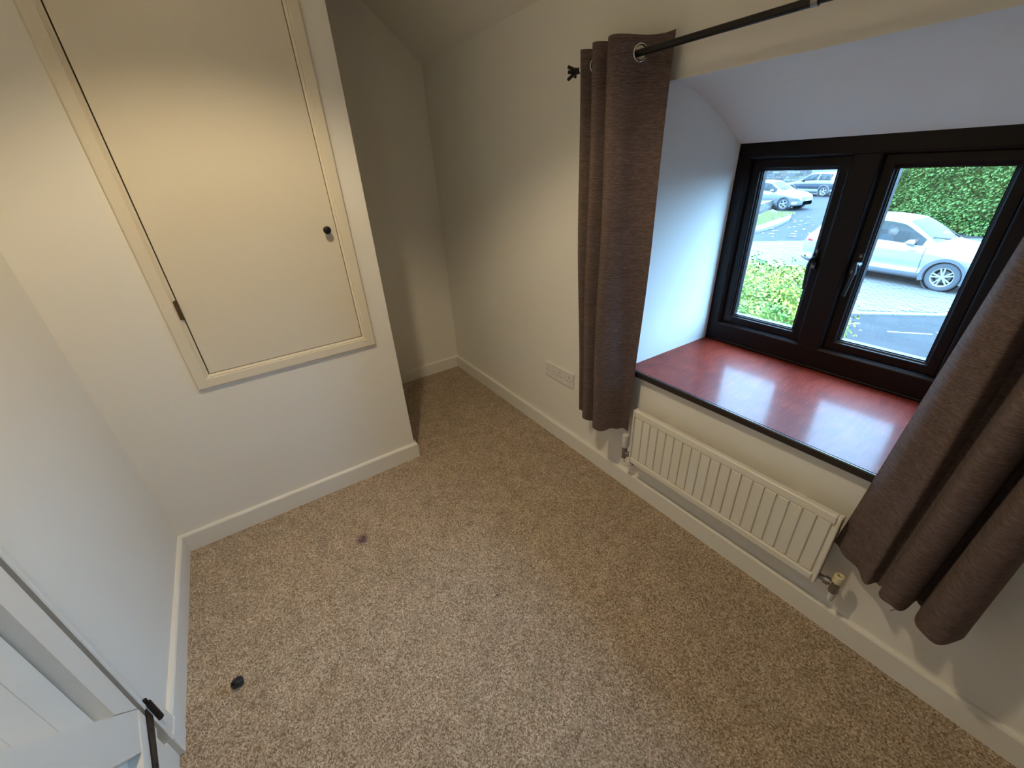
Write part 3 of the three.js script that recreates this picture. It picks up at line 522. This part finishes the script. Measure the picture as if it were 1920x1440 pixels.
{ // fallen leaves on the tarmac
  const g = mergeVertices(leafG.clone()); const mats = [[0.18, 0.16, 0.10], [0.21, 0.19, 0.14], [0.15, 0.11, 0.055]].map((c) => std({ color: C(...c), roughness: 1, side: THREE.DoubleSide }));
  const spots = [];
  for (let i = 0; i < 30; i++) {
    const s = rr(0.16, 0.26); let x, z, k = 0; do { x = i < 12 ? rr(18.6, 20.5) : rr(18.6, 26); z = -5.9 + rr(-1.2, 0.9) - (x - 18.6) * 0.18; } while (spots.some(([a, b]) => Math.hypot(a - x, b - z) < 0.55) && k++ < 60); spots.push([x, z]);
    const o = mesh('fallen_leaf', g, mats[i % 3]); o.scale.set(s, s, s); o.rotation.y = rr(0, 6.28); o.position.set(x, GY - 0.005, z);
    tag(o, 'pale fallen leaf lying on the tarmac near the grass verge', 'leaf', 'fallen leaves on the tarmac');
  }
}

// ---------------------------------------------------------------- cars
const lerpAt = (t, f) => { let i = 0; while (i < t.length - 2 && f > t[i + 1][0]) i++; const [a, b] = [t[i], t[i + 1]], k = Math.min(1, Math.max(0, (f - a[0]) / (b[0] - a[0]))), p0 = t[Math.max(0, i - 1)][1], p3 = t[Math.min(t.length - 1, i + 2)][1], p1 = a[1], p2 = b[1]; const lin = p1 + (p2 - p1) * k; const cr = 0.5 * ((2 * p1) + (-p0 + p2) * k + (2 * p0 - 5 * p1 + 4 * p2 - p3) * k * k + (-p0 + 3 * p1 - 3 * p2 + p3) * k * k * k); return lin * 0.5 + cr * 0.5; };
const TOP = [[0, 0.86], [0.06, 1.02], [0.16, 1.10], [0.5, 1.50], [0.68, 1.585], [1.1, 1.62], [1.6, 1.632], [2.1, 1.605], [2.4, 1.55], [2.8, 1.32], [3.18, 1.085], [3.3, 1.05], [3.7, 1.0], [4.05, 0.94], [4.3, 0.84], [4.43, 0.68], [4.48, 0.52]];
const HW = [[0, 0.66], [0.1, 0.78], [0.3, 0.88], [0.7, 0.915], [1.6, 0.925], [3.0, 0.925], [3.7, 0.925], [4.0, 0.90], [4.25, 0.80], [4.4, 0.66], [4.48, 0.5]];
const RW = [[0, 0.60], [0.2, 0.62], [0.6, 0.60], [1.5, 0.64], [2.4, 0.63], [3.18, 0.76], [3.7, 0.74], [4.2, 0.62], [4.48, 0.40]];
const BELT = [[0, 0.82], [0.2, 1.02], [1.0, 1.055], [2.0, 1.035], [3.0, 1.00], [3.3, 0.985], [4.0, 0.86], [4.3, 0.76], [4.48, 0.5]];
const cladD = O.clad.clone(); cladD.side = THREE.DoubleSide;
function makeCar(name, label, paint, opt) {
  const car = thing(name, label, 'car');
  const WF = [0.92, 3.57], WR = 0.345;
  const st = []; for (let f = 0; f <= 4.481; f += 0.04) st.push(Math.min(4.48, f)); for (const f of [3.052, 1.602, 1.612, 3.062]) st.push(f); st.sort((a, b) => a - b);
  const cols = (f) => {
    const t = lerpAt(TOP, f), hw = lerpAt(HW, f), rw = lerpAt(RW, f), be = Math.min(lerpAt(BELT, f), t - 0.035), P = [], sl = 0.21 + (f < 0.5 ? (0.5 - f) * 0.25 : 0) + (f > 4.1 ? (f - 4.1) * 0.2 : 0);
    P.push([t, 0], [t - 0.004, rw * 0.5], [t - 0.014, rw - 0.085], [t - 0.035 * Math.min(1, (t - be) / 0.1), rw]);
    const e = P[3], b = [be, hw - 0.035]; for (const k of [0.1, 0.3, 0.5, 0.7, 0.93, 1]) P.push([e[0] + (b[0] - e[0]) * k, e[1] + (b[1] - e[1]) * k + 0.02 * Math.sin(k * Math.PI) * Math.min(1, (t - be) / 0.3)]);
    const n = 16; for (let i = 1; i <= n; i++) { const k = i / n, y = be + (sl + 0.02 - be) * k; P.push([y, hw - 0.035 + 0.035 * Math.min(1, k * 6) - 0.028 * Math.exp(-(((y - 0.5) / 0.1) ** 2)) - (y < 0.3 ? (0.3 - y) * 0.4 : 0)]); }
    P.push([sl, hw - 0.14], [sl, 0]); return P;
  };
  const rows = st.map(cols), nc = rows[0].length, W = 2 * nc - 1;   // full ring, left side mirrored
  const V = rows.map((P, i) => { const r = []; for (let k = nc - 1; k >= 0; k--) r.push([st[i], P[k][0], -P[k][1]]); for (let k = 1; k < nc; k++) r.push([st[i], P[k][0], P[k][1]]); return r; });
  const base = new THREE.BufferGeometry(); base.setAttribute('position', new THREE.Float32BufferAttribute(V.flat(2), 3)); const allIdx = [];
  for (let i = 0; i < st.length - 1; i++) for (let j = 0; j < W - 1; j++) { const a = i * W + j, b = a + 1, c = a + W, d = c + 1; allIdx.push(a, b, c, b, d, c); }
  base.setIndex(allIdx); base.computeVertexNormals();
  const part = {};
  for (let i = 0; i < st.length - 1; i++) for (let j = 0; j < W - 1; j++) {
    const a = i * W + j, b = a + 1, c = a + W, d = c + 1, q = [V[i][j], V[i][j + 1], V[i + 1][j], V[i + 1][j + 1]], f = (st[i] + st[i + 1]) / 2, y = (q[0][1] + q[1][1] + q[2][1] + q[3][1]) / 4, z = Math.abs(q[0][2] + q[1][2] + q[2][2] + q[3][2]) / 4, k = Math.min(Math.abs(j - nc + 1), Math.abs(j + 1 - nc + 1));
    if (WF.some((w) => Math.hypot(f - w, y - WR) < 0.395) && z > 0.5) continue;
    const side = q[0][2] + q[3][2] > 0 ? 'R' : 'L'; let n = 'body'; const narrow = st[i + 1] - st[i] < 0.012;
    if (k >= 4 && k <= 7 && f > 0.62 && f < 2.96 && !(f > 1.555 && f < 1.66) && lerpAt(TOP, f) - lerpAt(BELT, f) > 0.12) n = 'side_window';
    else if (k <= 1 && f > 2.40 && f < 3.16) n = 'windscreen';
    else if (k <= 1 && f > 0.17 && f < 0.5) n = 'rear_window';
    else if (narrow && k >= 9 && y > 0.36) n = 'seam';
    else if (y < 0.36 || (f > 4.3 && y < 0.46)) n = 'cladding';
    else if (f < 0.36 && y > 0.86 && y < 0.99 && z > 0.35) n = 'tail_light';
    else if (f > 3.98 && f < 4.36 && y > 0.70 + (4.36 - f) * 0.16 && y < 0.73 + (4.4 - f) * 0.42 && z > 0.45) n = 'headlight';
    else if (f > 4.34 && y > 0.46 && y < 0.74 && z < 0.55) n = 'grille';
    const key = ['seam', 'tail_light', 'headlight', 'side_window'].includes(n) ? n + (n === 'seam' || n === 'side_window' ? (f > (n === 'seam' ? 2 : 1.6) ? 'F' : 'B') : '') + side : n;
    (part[key] ??= []).push(a, b, c, b, d, c);
  }
  const mats = { body: paint, side_window: O.carGlass, windscreen: O.carGlass, rear_window: O.carGlass, cladding: O.clad, tail_light: O.redLens, headlight: O.lens, grille: O.clad, seam: O.clad };
  for (const [key, idx] of Object.entries(part)) {
    const n = key.replace(/[A-Z]+$/, '');
    const g = new THREE.BufferGeometry(); g.setAttribute('position', base.attributes.position); g.setAttribute('normal', base.attributes.normal); g.setIndex(idx);
    const u = g.toNonIndexed(); const m = mats[n]; const mm = m.clone(); mm.side = THREE.DoubleSide; mesh(n, u, mm, car);
    if (n === 'body') { const l = u.clone(); l.translate(-2.24, -0.9, 0).scale(0.985, 0.965, 0.965).translate(2.24, 0.9, 0); const lm = O.seat.clone(); lm.side = THREE.DoubleSide; mesh('lining', l, lm, car); }
  }
  for (const s of [-1, 1]) {
    const mz = s * 0.98; mesh('mirror', new THREE.SphereGeometry(1, 18, 12).scale(0.085, 0.075, 0.13).translate(2.74, 1.09, mz + s * 0.02), paint, car); mesh('mirror_stalk', bx(2.70, 2.80, 1.02, 1.06, s * 0.88, s * 0.98, 0.01), O.clad, car);
    for (const w of WF) {
      const arc = new THREE.Shape(); arc.absarc(w, WR, 0.45, -0.32, Math.PI + 0.32, false); arc.absarc(w, WR, 0.375, Math.PI + 0.32, -0.32, true);
      mesh('wheel_arch', new THREE.ExtrudeGeometry(arc, { depth: 0.09, bevelEnabled: true, bevelSize: 0.008, bevelThickness: 0.01, bevelSegments: 1, curveSegments: 24 }).translate(0, 0, s > 0 ? 0.855 : -0.945), O.clad, car);
      mesh('arch_liner', merge([new THREE.CylinderGeometry(0.405, 0.405, 0.3, 28, 1, true).rotateX(Math.PI / 2), new THREE.CylinderGeometry(0.405, 0.405, 0.012, 28).rotateX(Math.PI / 2).translate(0, 0, -s * 0.15)]).translate(w, WR + 0.01, s * 0.77), cladD, car);
      const wg = new THREE.Group(); wg.name = 'wheel'; car.add(wg); wg.position.set(w, WR, s * 0.915); if (s < 0) wg.rotation.y = Math.PI;
      mesh('tyre', new THREE.LatheGeometry([[0.215, -0.2], [0.30, -0.205], [0.335, -0.19], [0.345, -0.165], [0.345, -0.04], [0.335, -0.012], [0.30, 0.002], [0.232, -0.004], [0.222, -0.014]].map((q) => new THREE.Vector2(...q)), 48).rotateX(Math.PI / 2), O.tyre, wg);
      const al = [new THREE.LatheGeometry([[0.198, -0.14], [0.205, -0.02], [0.222, -0.006], [0.232, -0.008], [0.226, -0.02], [0.214, -0.03]].map((q) => new THREE.Vector2(...q)), 48).rotateX(Math.PI / 2), cyl(0.05, 0.042, [0, 0, -0.06], [0, 0, -0.012], 20)];
      for (let k = 0; k < 5; k++) for (const e of [-0.19, 0.19]) { const b = bx(0.035, 0.212, -0.0165, 0.0165, -0.04, -0.012, 0.005); b.rotateZ(k * 1.2566 + 0.5 + e * (opt.wide ? 0.7 : 1)); al.push(b); }
      mesh('alloy_rim', merge(al), O.alloy, wg); mesh('brake_disc', cyl(0.15, 0.15, [0, 0, -0.13], [0, 0, -0.10], 28), O.disc, wg);
    }
  }
  for (const z of [-0.38, 0.38]) { mesh('seat', merge([bx(1.75, 2.25, 0.45, 0.66, z - 0.25, z + 0.25, 0.06), bx(1.62, 1.78, 0.6, 1.16, z - 0.24, z + 0.24, 0.06), bx(1.64, 1.74, 1.17, 1.34, z - 0.13, z + 0.13, 0.04)]), O.seat, car); }
  mesh('dashboard', bx(2.75, 3.1, 0.75, 0.98, -0.72, 0.72, 0.06), O.seat, car);
  mesh('floor_pan', bx(0.5, 3.3, 0.3, 0.36, -0.75, 0.75), O.seat, car);
  mesh('rear_bench', merge([bx(0.75, 1.2, 0.45, 0.66, -0.65, 0.65, 0.05), bx(0.62, 0.78, 0.6, 1.15, -0.65, 0.65, 0.05)]), O.seat, car);
  mesh('steering_wheel', new THREE.TorusGeometry(0.18, 0.016, 8, 28).rotateY(Math.PI / 2).rotateZ(-0.4).translate(2.58, 0.93, 0.38), O.seat, car);
  if (opt.plate) mesh('number_plate', bx(4.475, 4.49, 0.50, 0.60, -0.26, 0.26, 0.004), O.plate, car);
  mesh('wiper', tube([[3.17, 1.10, -0.1], [3.05, 1.185, 0.25], [3.0, 1.2, 0.52]], 0.009, 10, 5), O.clad, car);
  for (const f of [1.75, 2.86]) for (const s of [-1, 1]) mesh('door_handle', bx(f - 1.12 + 0.98, f - 1.12 + 1.16, 0.885, 0.91, s * 0.92 - 0.015, s * 0.92 + 0.02, 0.008), paint, car);
  const h = opt.heading; car.rotation.y = -h; car.position.set(opt.x + 0.925 * Math.sin(h), opt.y ?? GY, opt.z - 0.925 * Math.cos(h)); return car;
}
const suv = makeCar('car', 'white hatchback car with driver parked on the block paved drive', O.white, { x: 13.516, z: -3.189, heading: 1.679 });
makeCar('car', 'silver white car parked facing out beside the stone building', O.silver, { x: 28.28, z: -14.1, heading: 1.658, plate: true, wide: true });
makeCar('car', 'dark navy car standing behind the silver car', O.navy, { x: 39.2, z: -11.0, heading: -1.35, wide: true });

// ---------------------------------------------------------------- driver
function blob(bones, lo, hi, res) {   // smooth union of tapered capsules
  const mc = new MarchingCubes(res, new THREE.MeshStandardMaterial(), false, false, 60000); mc.isolation = 0;
  const size = Math.max(hi[0] - lo[0], hi[1] - lo[1], hi[2] - lo[2]) / 2, c = lo.map((v, k) => (v + hi[k]) / 2), hs = mc.halfsize;
  for (let z = 0; z < mc.size; z++) for (let y = 0; y < mc.size; y++) for (let x = 0; x < mc.size; x++) {
    const p = [c[0] + (x - hs) / hs * size, c[1] + (y - hs) / hs * size, c[2] + (z - hs) / hs * size]; let acc = 0;
    for (const [a, b, ra, rb] of bones) { const d = [b[0] - a[0], b[1] - a[1], b[2] - a[2]], L = d[0] ** 2 + d[1] ** 2 + d[2] ** 2 || 1e-9, t = Math.min(1, Math.max(0, ((p[0] - a[0]) * d[0] + (p[1] - a[1]) * d[1] + (p[2] - a[2]) * d[2]) / L)); const s = Math.hypot(p[0] - a[0] - d[0] * t, p[1] - a[1] - d[1] * t, p[2] - a[2] - d[2] * t) - (ra + (rb - ra) * t); acc += Math.exp(-s * 55); }
    mc.field[x + y * mc.size + z * mc.size2] = Math.log(acc + 1e-30) / 55;
  }
  mc.update(); const n = mc.count, g = new THREE.BufferGeometry();
  g.setAttribute('position', new THREE.BufferAttribute(mc.positionArray.slice(0, n * 3).map((v, i) => v * size + c[i % 3]), 3)); g.setAttribute('normal', new THREE.BufferAttribute(mc.normalArray.slice(0, n * 3), 3)); return g;
}
{
  const p = thing('person', 'driver in dark clothes sitting at the wheel of the white car', 'person');
  const Z = 0.38, hd = [2.09, 1.26, Z];
  const body = [[[1.92, 0.76, Z], [1.93, 1.02, Z], 0.13, 0.15], [[1.94, 1.02, Z - 0.13], [1.94, 1.02, Z + 0.13], 0.075, 0.075], [[1.96, 1.06, Z], [2.0, 1.16, Z], 0.065, 0.055]];
  for (const s of [-1, 1]) body.push([[1.95, 1.02, Z + s * 0.17], [2.12, 0.84, Z + s * 0.24], 0.055, 0.045], [[2.12, 0.84, Z + s * 0.24], [2.42, 0.96, Z + s * 0.17], 0.043, 0.03], [[1.93, 0.74, Z + s * 0.09], [2.36, 0.76, Z + s * 0.11], 0.085, 0.065], [[2.36, 0.76, Z + s * 0.11], [2.56, 0.45, Z + s * 0.1], 0.06, 0.042]);
  mesh('body', blob(body, [1.6, 0.35, Z - 0.5], [2.7, 1.3, Z + 0.5], 64), std({ color: C(0.03, 0.035, 0.05), roughness: 0.95 }), p);
  const skin = std({ color: C(0.40, 0.22, 0.17), roughness: 0.6 });
  const head = [[[2.045, 1.30, Z], [2.06, 1.24, Z], 0.088, 0.08], [[2.09, 1.21, Z], [2.115, 1.185, Z], 0.055, 0.04], [[2.145, 1.265, Z], [2.158, 1.24, Z], 0.014, 0.017], [[2.03, 1.2, Z], [2.0, 1.13, Z], 0.055, 0.058], [[2.05, 1.25, Z - 0.085], [2.05, 1.225, Z - 0.085], 0.018, 0.014], [[2.05, 1.25, Z + 0.085], [2.05, 1.225, Z + 0.085], 0.018, 0.014]];
  mesh('head', blob(head, [1.92, 1.06, Z - 0.17], [2.2, 1.42, Z + 0.17], 56), skin, p);
  mesh('hair', blob([[[2.015, 1.335, Z], [2.02, 1.27, Z], 0.092, 0.085], [[2.05, 1.36, Z - 0.03], [2.05, 1.36, Z + 0.03], 0.06, 0.06]], [1.9, 1.15, Z - 0.15], [2.16, 1.47, Z + 0.15], 40), std({ color: C(0.10, 0.085, 0.08), roughness: 0.9 }), p);
  for (const s of [-1, 1]) {
    mesh('eye', new THREE.SphereGeometry(0.012, 10, 8).translate(2.132, 1.278, Z + s * 0.031), std({ color: C(0.05, 0.04, 0.035), roughness: 0.3 }), p);
    const w = [2.43, 0.965, Z + s * 0.17], fg = [[w, [2.50, 0.99, Z + s * 0.175], 0.03, 0.032]]; for (let k = 0; k < 4; k++) { const o = (k - 1.5) * 0.017; fg.push([[2.50, 0.99 + o, Z + s * 0.178], [2.555, 1.0 + o, Z + s * 0.182], 0.0085, 0.0085], [[2.555, 1.0 + o, Z + s * 0.182], [2.56, 0.995 + o, Z + s * (0.152 - 0.003 * k)], 0.0085, 0.0075]); } fg.push([[2.47, 1.005, Z + s * 0.16], [2.525, 1.03, Z + s * 0.15], 0.0105, 0.0085]);
    mesh('hand', blob(fg, [2.40, 0.9, Z + s * 0.17 - 0.1], [2.6, 1.08, Z + s * 0.17 + 0.1], 44), skin, p);
  }
  mesh('mouth', bx(2.148, 2.152, 1.2, 1.206, Z - 0.02, Z + 0.02, 0.001), std({ color: C(0.2, 0.07, 0.06), roughness: 0.6 }), p);
  p.position.copy(suv.position); p.rotation.copy(suv.rotation);
}

scene.traverse((o) => { if (o.isMesh) o.castShadow = o.receiveShadow = true; });
renderer.render(scene, camera);
